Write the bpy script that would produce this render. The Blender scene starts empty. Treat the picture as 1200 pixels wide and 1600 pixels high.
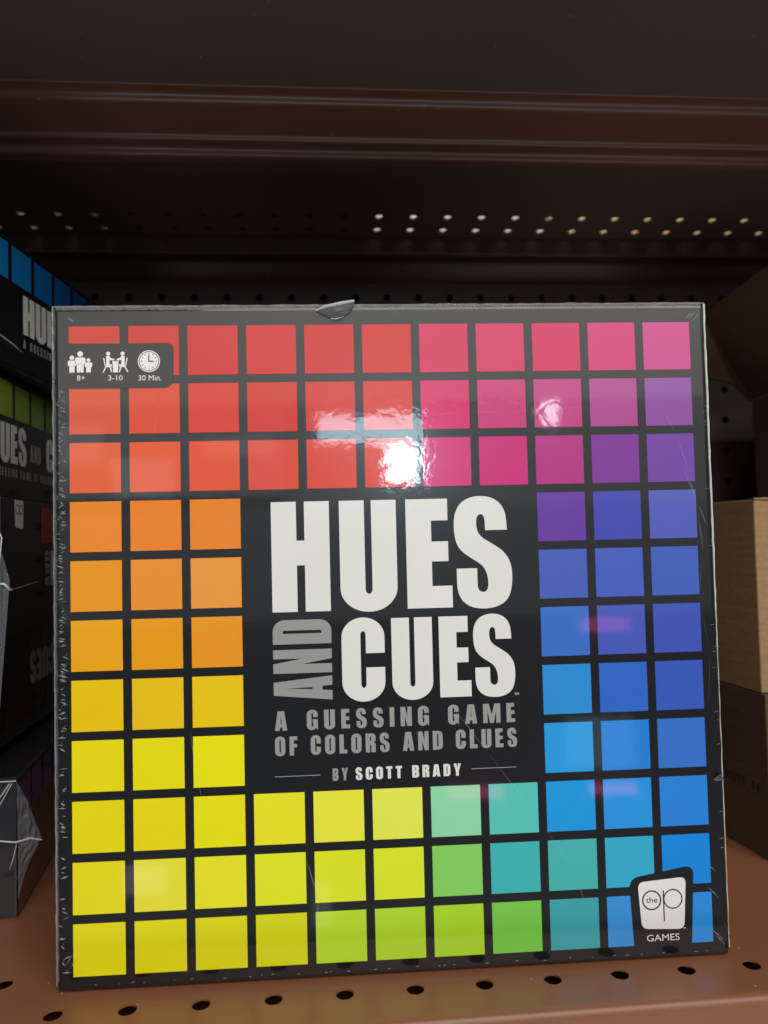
import bpy, bmesh, math, random
from mathutils import Vector, Matrix
from mathutils.geometry import tessellate_polygon

random.seed(7)
PI = math.pi
I = 0.0254                      # the scene is measured in inches and built in metres
sc = bpy.context.scene
COL = sc.collection

# ------------------------------------------------------------------ camera
RM = [[0.9968523, -0.0756853, -0.0236067], [0.0765242, 0.9963837, 0.0369262], [0.0207266, -0.0386164, 0.9990391]]
cam = bpy.data.objects.new('camera', bpy.data.cameras.new('camera'))
COL.objects.link(cam)
cam.matrix_world = Matrix(((RM[0][0], RM[2][0], -RM[1][0], 0),
                           (RM[0][1], RM[2][1], -RM[1][1], 0),
                           (RM[0][2], RM[2][2], -RM[1][2], 0), (0, 0, 0, 1)))
cam.data.sensor_fit = 'VERTICAL'
cam.data.sensor_height = 36
cam.data.lens = 36 * 1119.96 / 1600
cam.data.clip_start = 0.01
cam.data.clip_end = 100
cam.data.dof.use_dof = True
cam.data.dof.focus_distance = 11.3 * I
cam.data.dof.aperture_fstop = 9
sc.camera = cam

# ------------------------------------------------------------------ light
sc.view_settings.view_transform = 'Standard'
sc.view_settings.look = 'None'
sc.view_settings.exposure = 0
sc.view_settings.gamma = 1
world = bpy.data.worlds.new('World')
sc.world = world
world.use_nodes = True
world.node_tree.nodes['Background'].inputs[0].default_value = (0.92, 0.97, 1.0, 1)
world.node_tree.nodes['Background'].inputs[1].default_value = 0.11

def lamp(name, x0, x1, z0, z1, rad, colr, Y=-60.0, tilt=0.0):
    """a rectangular area lamp facing the shelf; rad is its radiance"""
    w, h = (x1 - x0) * I, (z1 - z0) * I
    ld = bpy.data.lights.new(name, 'AREA')
    ld.shape = 'RECTANGLE'; ld.size = w; ld.size_y = h
    ld.energy = rad * PI * w * h
    ld.color = colr
    o = bpy.data.objects.new(name, ld); COL.objects.link(o)
    o.location = ((x0 + x1) / 2 * I, Y * I, (z0 + z1) / 2 * I)
    o.rotation_euler = (PI / 2 + tilt, 0, 0)
    return o
lamp('store_ceiling_light', -18, 88, 30, 150, 4.05, (1.0, 0.96, 0.90))
lamp('store_front_light', -44, 52, 15.5, 29.9, 1.35, (1.0, 0.955, 0.88))
lamp('aisle_fill_light', -46, -8, 5.2, 15.4, .80, (0.90, 0.95, 1.0))  # dim lamps added to soften the lower edge of the mirrored glare
lamp('aisle_fill_light', -7.9, 54, 3.6, 15.4, .50, (1.0, 0.97, 0.93))
lamp('aisle_fill_light', -46, 54, -9, 3.5, 0.28, (0.85, 0.93, 1.0))  # low lamp added to lift the highlights on the shelf beam
fb = lamp('floor_bounce_light', -40, 55, 0, 55, .42, (1.0, .95, .9))  # added upward lamp standing in for light bounced off the floor
fb.location = (7 * I, -32 * I, -52 * I); fb.rotation_euler = (PI, 0, 0)
lamp('floor_glare_light', -40, 50, -74, -51, 1.9, (0.95, 0.97, 1.0))  # low lamp added to draw glare lines along the beam's folds
lamp('added_reflection_light', -27, -20.5, 5.4, 9.6, 1.0, (0.82, 0.92, 1.0), -59)  # small lamps added in place of people and objects mirrored in the film
lamp('added_reflection_light', -33, -28, 9, 13.5, .7, (0.85, 0.93, 1.0), -59)
lamp('added_reflection_light', -17, -9, 9.6, 11.8, .7, (0.85, 0.93, 1.0), -59)
lamp('added_reflection_light', -26.5, -22, -38.5, -35.5, 1.3, (0.9, 0.96, 1.0))
lamp('added_reflection_light', -5.6, -3.8, -43, -38, 0.9, (0.9, 0.96, 1.0))
lamp('ceiling_panel_light', -4.2, 7.8, 11.0, 14.1, 11, (0.60, 0.86, 1.0), -59.5)
lamp('ceiling_panel_light', 3.4, 7.9, 6.3, 10.8, 34, (0.66, 0.87, 1.0), -59.5)
lamp('ceiling_panel_light', 21.5, 23.2, 12.6, 15.2, 16, (0.85, 0.97, 1.0), -59.4)
lamp('pink_sign_light', 9.5, 16, -29.6, -28.2, 3.4, (1.0, 0.10, 0.42))
lamp('pink_sign_light', 25.5, 31, -29.6, -28.2, 3.4, (1.0, 0.10, 0.42))
lamp('pink_sign_light', 25.5, 31, -11.0, -9.6, 3.4, (1.0, 0.10, 0.42))
lamp('aisle_cyan_light', 23, 31, -26.5, -21, 1.0, (0.45, 0.85, 1.0))  # cyan lamp mirrored low on the box front

# ------------------------------------------------------------------ helpers
def new_obj(name, me, mat=None, parent=None):
    o = bpy.data.objects.new(name, me)
    COL.objects.link(o)
    if mat is not None and me is not None and not me.materials:
        me.materials.append(mat)
    if parent is not None:
        o.parent = parent
    return o

def obj_bm(name, bm, mat, parent=None, smooth=False):
    me = bpy.data.meshes.new(name)
    bm.to_mesh(me); bm.free()
    if smooth:
        for p in me.polygons: p.use_smooth = True
    return new_obj(name, me, mat, parent)

def thing(name, label, cat, loc=(0, 0, 0), rotz=0.0, group=None):
    o = bpy.data.objects.new(name, None); COL.objects.link(o)
    o.empty_display_size = 0.02
    o.location = [c * I for c in loc]; o.rotation_euler = (0, 0, rotz)
    o['label'] = label; o['category'] = cat
    if group: o['group'] = group
    return o

def add_box(bm, x0, x1, y0, y1, z0, z1):
    v = [bm.verts.new((x * I, y * I, z * I)) for x in (x0, x1) for y in (y0, y1) for z in (z0, z1)]
    for f in ((0, 1, 3, 2), (4, 6, 7, 5), (0, 4, 5, 1), (2, 3, 7, 6), (0, 2, 6, 4), (1, 5, 7, 3)):
        bm.faces.new([v[i] for i in f])

def bevel_all(bm, w, seg=3):
    bmesh.ops.recalc_face_normals(bm, faces=bm.faces)
    bmesh.ops.bevel(bm, geom=bm.edges[:], offset=w * I, segments=seg, profile=0.6, affect='EDGES')

def mesh_polys(name, polys, mat, parent, to3, off=0.0):
    """polys: list of (outer, [holes]) in local 2-D inches; to3(x, y, off) gives metres"""
    vs, fs = [], []
    for outer, holes in polys:
        loops = [[Vector((p[0], p[1], 0)) for p in c] for c in [outer] + list(holes)]
        base = len(vs)
        flat = [p for l in loops for p in l]
        for t in tessellate_polygon(loops):
            fs.append([base + i for i in t])
        vs += [to3(p.x, p.y, off) for p in flat]
    me = bpy.data.meshes.new(name)
    me.from_pydata(vs, [], fs); me.update()
    return new_obj(name, me, mat, parent)

def arc(cx, cy, rx, ry, a0, a1, n=10):
    return [(cx + rx * math.cos(math.radians(a0 + (a1 - a0) * i / n)),
             cy + ry * math.sin(math.radians(a0 + (a1 - a0) * i / n))) for i in range(n + 1)]

def rrect(x0, y0, x1, y1, rx, ry=None, n=8):
    ry = rx if ry is None else ry
    return (arc(x1 - rx, y0 + ry, rx, ry, -90, 0, n) + arc(x1 - rx, y1 - ry, rx, ry, 0, 90, n) +
            arc(x0 + rx, y1 - ry, rx, ry, 90, 180, n) + arc(x0 + rx, y0 + ry, rx, ry, 180, 270, n))

H0 = 6.42
# ------------------------------------------------------------------ heavy condensed capitals, unit height, y up
SREF = [(1035,222),(1033,190),(1027,150),(1008,117),(975,95),(930,87),(885,94),(850,115),(829,150),(822,190),(824,240),(835,280),(857,307),(890,331),
        (922,352),(940,372),(951,400),(954,430),(951,450),(943,461),(931,463),(919,458),(912,445),(911,425),(911,370),(829,370),(829,432),(836,470),
        (853,499),(885,520),(930,528),(975,524),(1013,508),(1037,480),(1048,440),(1051,400),(1047,362),(1035,330),(1012,302),(978,278),(941,255),
        (921,235),(913,212),(912,185),(917,166),(930,158),(941,165),(946,185),(947,222)]
def smooth_loop(p, corners=()):
    out = []; n = len(p)
    for i in range(n):
        a, b, c, d = p[i - 1], p[i], p[(i + 1) % n], p[(i + 2) % n]
        out.append(b)
        if i in corners or (i + 1) % n in corners: continue
        for t in (0.33, 0.67):
            q = []
            for k in (0, 1):
                m0 = (c[k] - a[k]) / 2; m1 = (d[k] - b[k]) / 2
                q.append((2*t**3 - 3*t**2 + 1) * b[k] + (t**3 - 2*t**2 + t) * m0 + (-2*t**3 + 3*t**2) * c[k] + (t**3 - t**2) * m1)
            out.append(tuple(q))
    return out
SCURVE = smooth_loop(SREF, corners=(0, 24, 25, 48))

def glyph(ch, st=0.235):
    """returns width, [(outer, holes)]"""
    o = 0.018                                    # overshoot of round letters
    bar = st * 0.86
    if ch == 'H':
        w = 2 * st + 0.075
        return w, [([(0,0),(st,0),(st,.42),(w-st,.42),(w-st,0),(w,0),(w,1),(w-st,1),(w-st,.645),(st,.645),(st,1),(0,1)], [])]
    if ch in 'UJ':
        w = 2 * st + 0.066
        return w, [([(0,1)] + arc(w/2, .22-o, w/2, .22, 180, 360, 22) + [(w,1),(w-st,1)] +
                    list(reversed(arc(w/2, .19, w/2-st, .045, 180, 360, 8))) + [(st,1)], [])]
    if ch == 'E':
        w = st + 0.185
        return w, [([(0,0),(w,0),(w,.2),(st,.2),(st,.425),(w-.03,.425),(w-.03,.608),(st,.608),(st,.8),(w-.03,.8),(w-.03,1),(0,1)], [])]
    if ch == 'F':
        w = st + 0.17
        return w, [([(0,0),(st,0),(st,.41),(w-.02,.41),(w-.02,.6),(st,.6),(st,.8),(w,.8),(w,1),(0,1)], [])]
    if ch == 'L':
        w = st + 0.165
        return w, [([(0,0),(w,0),(w,.2),(st,.2),(st,1),(0,1)], [])]
    if ch == 'I':
        return st, [([(0,0),(st,0),(st,1),(0,1)], [])]
    if ch == 'T':
        w = st + .24; a = .12
        return w, [([(a,0),(a+st,0),(a+st,.8),(w,.8),(w,1),(0,1),(0,.8),(a,.8)], [])]
    if ch == 'S':
        w = 2 * st + .055
        return w, [([((x - 822) / 229 * w, 1 + o - (y - 87) / 441 * (1 + 2*o)) for x, y in SCURVE], [])]
    if ch == 'O':
        w = 2 * st + .07
        return w, [(rrect(0, -o, w, 1+o, w/2, .24, 12), [list(reversed(rrect(st, .16, w-st, .84, w/2-st-.001, .05, 5)))])]
    if ch == 'C':
        w = 2 * st + .065
        return w, [(arc(w/2, 1+o-.24, w/2, .24, 0, 180, 22) + arc(w/2, .24-o, w/2, .24, 180, 360, 22) +
                    [(w, .40),(w-st, .40)] + list(reversed(arc(w/2, .2, w/2-st, .05, 180, 360, 8))) +
                    list(reversed(arc(w/2, .8, w/2-st, .05, 0, 180, 8))) + [(w-st, .575),(w,.575)], [])]
    if ch == 'G':
        w = 2 * st + .075
        return w, [(arc(w/2, 1+o-.24, w/2, .24, 0, 180, 22) + arc(w/2-.02, .24-o, w/2-.02, .24, 180, 290, 14) +
                    [(w-.06, .09),(w-.045, 0),(w,0),(w,.53),(w/2+.01,.53),(w/2+.01,.39),(w-st,.39)] +
                    list(reversed(arc(w/2, .2, w/2-st, .05, 180, 360, 8))) +
                    list(reversed(arc(w/2, .8, w/2-st, .05, 0, 180, 8))) + [(w-st, .64),(w,.64)], [])]
    if ch == 'A':
        w = 2 * st + .13; t = st * .98
        return w, [([(0,0),(t,0),(t+.022,.17),(w-t-.022,.17),(w-t,0),(w,0),(w*.5+t*.70,1),(w*.5-t*.70,1)],
                    [[(t+.045,.34),(w/2,.80),(w-t-.045,.34)]])]
    if ch == 'N':
        w = 2 * st + .09; s = st * .92
        return w, [([(0,0),(s,0),(s,.50),(w-s*1.05,0),(w,0),(w,1),(w-s,1),(w-s,.5),(s*1.05,1),(0,1)], [])]
    if ch == 'M':
        s = st * .95; w = 2 * s + .40
        return w, [([(0,0),(s,0),(s,.62),(w/2-.09,0),(w/2+.09,0),(w-s,.62),(w-s,0),(w,0),(w,1),(w-s*1.35,1),(w/2,.42),(s*1.35,1),(0,1)], [])]
    if ch == 'D':
        w = 2 * st + .07
        out = [(0,0)] + arc(w-.24, .22, .24, .22, -90, 0, 10) + arc(w-.24, .78, .24, .22, 0, 90, 10) + [(0,1)]
        return w, [(out, [[(st,.17),(st,.83)] + arc(w-st-.03, .79, .03, .04, 90, 0, 4) + arc(w-st-.03, .21, .03, .04, 0, -90, 4)])]
    if ch in 'RB':
        w = 2 * st + .065
        h1 = [(st,.60),(st,.83)] + arc(w-st-.03, .79, .03, .04, 90, 0, 4) + arc(w-st-.03, .64, .03, .04, 0, -90, 4)
        if ch == 'B':
            out = [(0,0)] + arc(w-.19, .2, .19, .2, -90, 0, 8) + arc(w-.16, .40, .16, .13, 0, 60, 5) + arc(w-.16, .66, .15, .12, -60, 0, 5) + arc(w-.19, .82, .18, .18, 0, 90, 8) + [(0,1)]
            h2 = [(st,.17),(st,.43)] + arc(w-st-.03, .39, .03, .04, 90, 0, 4) + arc(w-st-.03, .21, .03, .04, 0, -90, 4)
            return w, [(out, [h1, h2])]
        out = [(0,0),(st,0),(st,.44),(w-st,.36),(w-st,0),(w,0),(w,.38)] + arc(w-.13, .40, .13, .12, 0, 60, 5) + arc(w-.16, .66, .16, .13, -60, 0, 5) + arc(w-.19, .8, .19, .2, 0, 90, 8) + [(0,1)]
        return w, [(out, [h1])]
    if ch == 'Y':
        w = 2 * st + .10; a = w/2 - st/2
        return w, [([(a,0),(a+st,0),(a+st,.38),(w,1),(w-st*.95,1),(w/2,.62),(st*.95,1),(0,1),(a,.38)], [])]
    if ch == 'Q':
        w, p = glyph('O', st)
        return w, p + [([(w-st,.12),(w,-.1),(w+.02,.06),(w-.05,.2)], [])]
    if ch == '5':
        w = 2 * st + .06
        return w, [([(0,.3),(st,.3),(st,.2),(w-st,.2),(w-st,.5),(0,.46),(.03,1),(w-.03,1),(w-.03,.82),(st,.82),(st,.62),(w,.6),(w,.1),(w-.1,0),(.1,0),(0,.1)], [])]
    if ch == '0':
        return glyph('O', st)
    return 0.3, []

def word(text, x0, x1, ytop, ybot, st=0.235, gap=None, space=0.30, widen=1.0):
    """lay text into a rectangle whose y grows downwards; letter gaps fill the width unless gap is given"""
    h = ybot - ytop
    gl = []; tot = 0; n = 0
    for c in text:
        if c == ' ': gl.append(None); tot += space * h
        else:
            w, p = glyph(c, st); gl.append((w, p)); tot += w * h * widen
    m = len(text) - 1
    sx = widen
    if gap is None: gap = ((x1 - x0) - tot) / max(m, 1)
    else:
        sx = widen * ((x1 - x0) - gap * m) / tot
        space = space * sx / widen
    polys = []; x = x0
    for g in gl:
        if g is None: x += space * h + gap; continue
        w, p = g
        for outer, holes in p:
            f = lambda q: (x + q[0] * h * sx, ybot - q[1] * h)
            polys.append(([f(q) for q in outer], [[f(q) for q in hh] for hh in holes]))
        x += w * h * sx + gap
    return polys

def one(ch, x0, x1, ytop, ybot, st=0.235):
    w, p = glyph(ch, st); h = ybot - ytop
    f = lambda q: (x0 + q[0] / w * (x1 - x0), ybot - q[1] * h)
    return [([f(q) for q in o], [[f(q) for q in hh] for hh in hs]) for o, hs in p]

def plain_text(s, x0, x1, ytop, ybot):
    """regular lettering from the built-in font as polygons, fitted to a rectangle (cap height)"""
    cu = bpy.data.curves.new('t', 'FONT'); cu.body = s; cu.resolution_u = 3; cu.fill_mode = 'BOTH'
    ob = bpy.data.objects.new('t', cu); COL.objects.link(ob)
    dg = bpy.context.evaluated_depsgraph_get()
    me = bpy.data.meshes.new_from_object(ob.evaluated_get(dg))
    vs = [v.co.copy() for v in me.vertices]; fs = [tuple(p.vertices) for p in me.polygons]
    bpy.data.objects.remove(ob); bpy.data.curves.remove(cu); bpy.data.meshes.remove(me)
    a = min(v.x for v in vs); b = max(v.x for v in vs); hi = max(v.y for v in vs); lo = max(0, min(v.y for v in vs))
    return [([(x0 + (vs[i].x - a) / (b - a) * (x1 - x0), ybot - (vs[i].y - lo) / (hi - lo) * (ybot - ytop)) for i in f], []) for f in fs]

# ------------------------------------------------------------------ materials
def mat(name):
    m = bpy.data.materials.new(name); m.use_nodes = True
    nt = m.node_tree
    return m, nt, nt.nodes['Principled BSDF']

def srgb(h):
    c = [int(h[i:i + 2], 16) / 255 for i in (0, 2, 4)]
    return [x / 12.92 if x < .04045 else ((x + .055) / 1.055) ** 2.4 for x in c]

def N(nt, t, **kw):
    n = nt.nodes.new(t)
    for k, v in kw.items(): setattr(n, k, v)
    return n

GX, GY, GZ = -3.794, 10.849, 3.252
game = thing('board_game_box', 'shrink-wrapped black game box with a rainbow grid and large white title, front centre', 'board game', (GX, GY, -H0), -0.0220)

def film_bump(nt, k=1.0):
    """slack shrink film: broad waves, fine crumple and long drawn creases"""
    tc = N(nt, 'ShaderNodeTexCoord'); tc.object = game
    mp = N(nt, 'ShaderNodeMapping'); nt.links.new(tc.outputs['Object'], mp.inputs[0])
    wave = N(nt, 'ShaderNodeTexNoise'); wave.inputs['Scale'].default_value = 22; wave.inputs['Detail'].default_value = 2
    nt.links.new(mp.outputs[0], wave.inputs[0])
    vo = N(nt, 'ShaderNodeTexVoronoi', feature='DISTANCE_TO_EDGE'); vo.inputs['Scale'].default_value = 95
    n2 = N(nt, 'ShaderNodeTexNoise'); n2.inputs['Scale'].default_value = 60; n2.inputs['Detail'].default_value = 4
    nt.links.new(mp.outputs[0], n2.inputs[0])
    mx = N(nt, 'ShaderNodeMix', data_type='RGBA'); mx.inputs[0].default_value = 0.03
    nt.links.new(mp.outputs[0], mx.inputs[6]); nt.links.new(n2.outputs['Color'], mx.inputs[7])
    nt.links.new(mx.outputs[2], vo.inputs[0])
    # the film is crumpled in one patch above the title
    ds = N(nt, 'ShaderNodeVectorMath', operation='DISTANCE'); nt.links.new(mp.outputs[0], ds.inputs[0])
    ds.inputs[1].default_value = (5.4 * I, 0, (GZ + H0 - 1.95) * I)
    mr = N(nt, 'ShaderNodeMapRange'); mr.inputs[1].default_value = 2.6 * I; mr.inputs[2].default_value = .9 * I
    mr.inputs[3].default_value = .12; mr.inputs[4].default_value = 1
    nt.links.new(ds.outputs['Value'], mr.inputs[0])
    mm = N(nt, 'ShaderNodeMath', operation='MULTIPLY'); nt.links.new(vo.outputs['Distance'], mm.inputs[0]); nt.links.new(mr.outputs[0], mm.inputs[1])
    b1 = N(nt, 'ShaderNodeBump'); b1.inputs['Strength'].default_value = 0.008 * k; b1.inputs['Distance'].default_value = 0.01
    nt.links.new(wave.outputs['Fac'], b1.inputs['Height'])
    b2 = N(nt, 'ShaderNodeBump'); b2.inputs['Strength'].default_value = 0.011 * k; b2.inputs['Distance'].default_value = 0.004
    nt.links.new(mm.outputs[0], b2.inputs['Height']); nt.links.new(b1.outputs[0], b2.inputs['Normal'])
    return b2.outputs[0]

def print_mat(name, colr=None, k=1.0):
    m, nt, p = mat(name)
    if colr is None:
        oi = N(nt, 'ShaderNodeObjectInfo'); src = oi.outputs['Color']
    else:
        rgb = N(nt, 'ShaderNodeRGB'); rgb.outputs[0].default_value = (*colr, 1); src = rgb.outputs[0]
    no = N(nt, 'ShaderNodeTexNoise'); no.inputs['Scale'].default_value = 40; no.inputs['Detail'].default_value = 6
    tc = N(nt, 'ShaderNodeTexCoord'); nt.links.new(tc.outputs['Object'], no.inputs[0])
    mr = N(nt, 'ShaderNodeMapRange'); mr.inputs[3].default_value = .94; mr.inputs[4].default_value = 1.06
    nt.links.new(no.outputs['Fac'], mr.inputs[0])
    vm = N(nt, 'ShaderNodeVectorMath', operation='SCALE'); nt.links.new(src, vm.inputs[0]); nt.links.new(mr.outputs[0], vm.inputs['Scale'])
    nt.links.new(vm.outputs[0], p.inputs['Base Color'])
    p.inputs['Roughness'].default_value = .24
    p.inputs['Specular IOR Level'].default_value = .3
    p.inputs['Coat Weight'].default_value = 1.0
    p.inputs['Coat Roughness'].default_value = 0.045
    nt.links.new(film_bump(nt, k), p.inputs['Coat Normal'])
    return m

M_BLACK = print_mat('black_print', (0.009, 0.0095, 0.012))
M_SQ = print_mat('square_print')
M_WHITE = print_mat('white_print', (0.80, 0.79, 0.75))
M_GREY = print_mat('grey_print', (0.33, 0.33, 0.32))
M_LOGO = print_mat('logo_white_print', (0.84, 0.82, 0.80))

def shelf_mat(name, base, rough=.33):
    m, nt, p = mat(name)
    tc = N(nt, 'ShaderNodeTexCoord')
    n1 = N(nt, 'ShaderNodeTexNoise'); n1.inputs['Scale'].default_value = 9; n1.inputs['Detail'].default_value = 5
    nt.links.new(tc.outputs['Object'], n1.inputs[0])
    n2 = N(nt, 'ShaderNodeTexNoise'); n2.inputs['Scale'].default_value = 1500; n2.inputs['Detail'].default_value = 2
    nt.links.new(tc.outputs['Object'], n2.inputs[0])
    cr = N(nt, 'ShaderNodeMapRange'); cr.inputs[3].default_value = .86; cr.inputs[4].default_value = 1.14
    nt.links.new(n1.outputs['Fac'], cr.inputs[0])
    # dust specks
    vo = N(nt, 'ShaderNodeTexVoronoi'); vo.inputs['Scale'].default_value = 140; nt.links.new(tc.outputs['Object'], vo.inputs[0])
    ls = N(nt, 'ShaderNodeMath', operation='LESS_THAN'); ls.inputs[1].default_value = .055; nt.links.new(vo.outputs['Distance'], ls.inputs[0])
    sp = N(nt, 'ShaderNodeSeparateColor'); nt.links.new(vo.outputs['Color'], sp.inputs[0])
    g = N(nt, 'ShaderNodeMath', operation='GREATER_THAN'); g.inputs[1].default_value = .72; nt.links.new(sp.outputs[0], g.inputs[0])
    dm = N(nt, 'ShaderNodeMath', operation='MULTIPLY'); nt.links.new(ls.outputs[0], dm.inputs[0]); nt.links.new(g.outputs[0], dm.inputs[1])
    vm = N(nt, 'ShaderNodeVectorMath', operation='SCALE'); vm.inputs[0].default_value = base; nt.links.new(cr.outputs[0], vm.inputs['Scale'])
    mx = N(nt, 'ShaderNodeMix', data_type='RGBA'); nt.links.new(dm.outputs[0], mx.inputs[0]); nt.links.new(vm.outputs[0], mx.inputs[6])
    mx.inputs[7].default_value = (.45, .38, .33, 1)
    nt.links.new(mx.outputs[2], p.inputs['Base Color'])
    rr = N(nt, 'ShaderNodeMapRange'); rr.inputs[3].default_value = rough - .06; rr.inputs[4].default_value = rough + .09
    nt.links.new(n1.outputs['Fac'], rr.inputs[0]); nt.links.new(rr.outputs[0], p.inputs['Roughness'])
    b = N(nt, 'ShaderNodeBump'); b.inputs['Strength'].default_value = .12; b.inputs['Distance'].default_value = .0004
    nt.links.new(n2.outputs['Fac'], b.inputs['Height']); nt.links.new(b.outputs[0], p.inputs['Normal'])
    return m
M_SHELF = shelf_mat('brown_powder_coat', (0.245, 0.098, 0.047))
M_UNDER = shelf_mat('brown_coat_grey_sheen', (0.15, 0.108, 0.095), .38)  # same brown paint; the floor's grey sheen is put into the colour
M_BEAM = shelf_mat('brown_gloss_paint', (0.17, 0.080, 0.054), .28)
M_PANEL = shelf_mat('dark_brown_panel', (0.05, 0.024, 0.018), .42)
M_HOLLOW, _nt, _p = mat('dark_steel_behind'); _p.inputs['Base Color'].default_value = (.02, .015, .012, 1); _p.inputs['Roughness'].default_value = .8

def kraft_mat(name, base):
    m, nt, p = mat(name)
    tc = N(nt, 'ShaderNodeTexCoord')
    mp = N(nt, 'ShaderNodeMapping'); mp.inputs['Scale'].default_value = (1, 1, 14); nt.links.new(tc.outputs['Object'], mp.inputs[0])
    n1 = N(nt, 'ShaderNodeTexNoise'); n1.inputs['Scale'].default_value = 30; n1.inputs['Detail'].default_value = 6; nt.links.new(mp.outputs[0], n1.inputs[0])
    n2 = N(nt, 'ShaderNodeTexNoise'); n2.inputs['Scale'].default_value = 420; n2.inputs['Detail'].default_value = 3; nt.links.new(tc.outputs['Object'], n2.inputs[0])
    ad = N(nt, 'ShaderNodeMath', operation='ADD'); nt.links.new(n1.outputs['Fac'], ad.inputs[0]); nt.links.new(n2.outputs['Fac'], ad.inputs[1])
    mr = N(nt, 'ShaderNodeMapRange'); mr.inputs[1].default_value = .6; mr.inputs[2].default_value = 1.4; mr.inputs[3].default_value = .82; mr.inputs[4].default_value = 1.15
    nt.links.new(ad.outputs[0], mr.inputs[0])
    vm = N(nt, 'ShaderNodeVectorMath', operation='SCALE'); vm.inputs[0].default_value = base; nt.links.new(mr.outputs[0], vm.inputs['Scale'])
    nt.links.new(vm.outputs[0], p.inputs['Base Color']); p.inputs['Roughness'].default_value = .75
    b = N(nt, 'ShaderNodeBump'); b.inputs['Strength'].default_value = .25; b.inputs['Distance'].default_value = .0008
    nt.links.new(n1.outputs['Fac'], b.inputs['Height']); nt.links.new(b.outputs[0], p.inputs['Normal'])
    return m
M_KRAFT = kraft_mat('kraft_board', (0.32, 0.19, 0.09))
M_KRAFT2 = kraft_mat('brown_kraft_board', (0.17, 0.095, 0.048))
M_KRAFT3 = kraft_mat('dark_brown_board', (0.105, 0.058, 0.028))  # kraft grain on a darker brown base
M_INK, _nt, _p = mat('black_ink'); _p.inputs['Base Color'].default_value = (.02, .018, .016, 1); _p.inputs['Roughness'].default_value = .7
M_DIM, _nt, _p = mat('hole_dimmer_grey'); _p.inputs['Base Color'].default_value = (.02, .02, .022, 1); _p.inputs['Roughness'].default_value = 1; _p.inputs['Specular IOR Level'].default_value = 0
M_PALE, _nt, _p = mat('pale_card'); _p.inputs['Base Color'].default_value = (.8, .8, .78, 1)
M_AMBER, _nt, _p = mat('amber_card'); _p.inputs['Base Color'].default_value = (.75, .48, .16, 1)

def film_mat(name, alpha, tint=(.85, .88, .9), rough=.12, coat=1.0):
    m, nt, p = mat(name)
    p.inputs['Base Color'].default_value = (*tint, 1)
    p.inputs['Roughness'].default_value = rough
    p.inputs['Alpha'].default_value = alpha
    p.inputs['Coat Weight'].default_value = coat
    p.inputs['Coat Roughness'].default_value = .03
    tc = N(nt, 'ShaderNodeTexCoord')
    n = N(nt, 'ShaderNodeTexNoise'); n.inputs['Scale'].default_value = 160; n.inputs['Detail'].default_value = 5; n.inputs['Distortion'].default_value = 1.5
    nt.links.new(tc.outputs['Object'], n.inputs[0])
    b = N(nt, 'ShaderNodeBump'); b.inputs['Strength'].default_value = .6; b.inputs['Distance'].default_value = .001
    nt.links.new(n.outputs['Fac'], b.inputs['Height']); nt.links.new(b.outputs[0], p.inputs['Normal']); nt.links.new(b.outputs[0], p.inputs['Coat Normal'])
    return m
M_FILM = film_mat('clear_shrink_film', .14)
M_CRIMP = film_mat('crimped_film', .5)
M_CRIMP_SOFT = film_mat('soft_crimped_film', .36)

# ------------------------------------------------------------------ shelving
H = 6.42                         # the lower shelf lies this far below the lens
def tile_hole(bm, cx, cy, w, d, r, to3, n=24, depth=0.03):
    """a rectangle with a round hole and a rim that goes down by depth"""
    ring = []; out = []; rim = []
    for i in range(n):
        a = 2 * PI * (i + .5) / n
        c, s = math.cos(a), math.sin(a)
        ring.append(bm.verts.new(to3(cx + r * c, cy + r * s, 0)))
        rim.append(bm.verts.new(to3(cx + r * c, cy + r * s, -depth)))
        k = min((w / 2) / max(abs(c), 1e-9), (d / 2) / max(abs(s), 1e-9))
        out.append((cx + k * c, cy + k * s))
    # outline vertices with the true corners inserted
    cs = [(cx + w / 2, cy + d / 2), (cx - w / 2, cy + d / 2), (cx - w / 2, cy - d / 2), (cx + w / 2, cy - d / 2)]
    ov = [bm.verts.new(to3(x, y, 0)) for x, y in out]
    cv = [bm.verts.new(to3(x, y, 0)) for x, y in cs]
    for i in range(n):
        j = (i + 1) % n
        a0 = 2 * PI * (i + .5) / n; a1 = 2 * PI * (i + 1.5) / n
        poly = [ring[i], ov[i]]
        for q, (x, y) in enumerate(cs):
            ac = math.atan2(y - cy, x - cx) % (2 * PI)
            if a0 < ac < a1 or (a1 > 2 * PI and ac < a1 - 2 * PI): poly.append(cv[q])
        poly += [ov[j], ring[j]]
        bm.faces.new(poly)
        bm.faces.new([ring[j], rim[j], rim[i], ring[i]])

def quad(bm, pts):
    bm.faces.new([bm.verts.new(p) for p in pts])

def profile_sheet(bm, prof, x0, x1, nx=1):
    """extrude a (Y, z) polyline along X"""
    rows = [[bm.verts.new(((x0 + (x1 - x0) * i / nx) * I, y * I, z * I)) for y, z in prof] for i in range(nx + 1)]
    for a, b in zip(rows, rows[1:]):
        for k in range(len(prof) - 1):
            bm.faces.new((a[k], a[k + 1], b[k + 1], b[k]))

def rounded(pts, r, n=5):
    """round the inner corners of a polyline"""
    out = [pts[0]]
    for a, b, c in zip(pts, pts[1:], pts[2:]):
        ra = r
        va = Vector((a[0] - b[0], a[1] - b[1])); vc = Vector((c[0] - b[0], c[1] - b[1]))
        ra = min(ra, va.length * .45, vc.length * .45)
        p = Vector(b) + va.normalized() * ra; q = Vector(b) + vc.normalized() * ra
        for i in range(n + 1):
            t = i / n
            out.append(tuple((1 - t) ** 2 * p + 2 * t * (1 - t) * Vector(b) + t * t * q))
    out.append(pts[-1])
    return out

XL, XR = -22.0, 26.0
FX, FY = -3.916, 10.399
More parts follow.
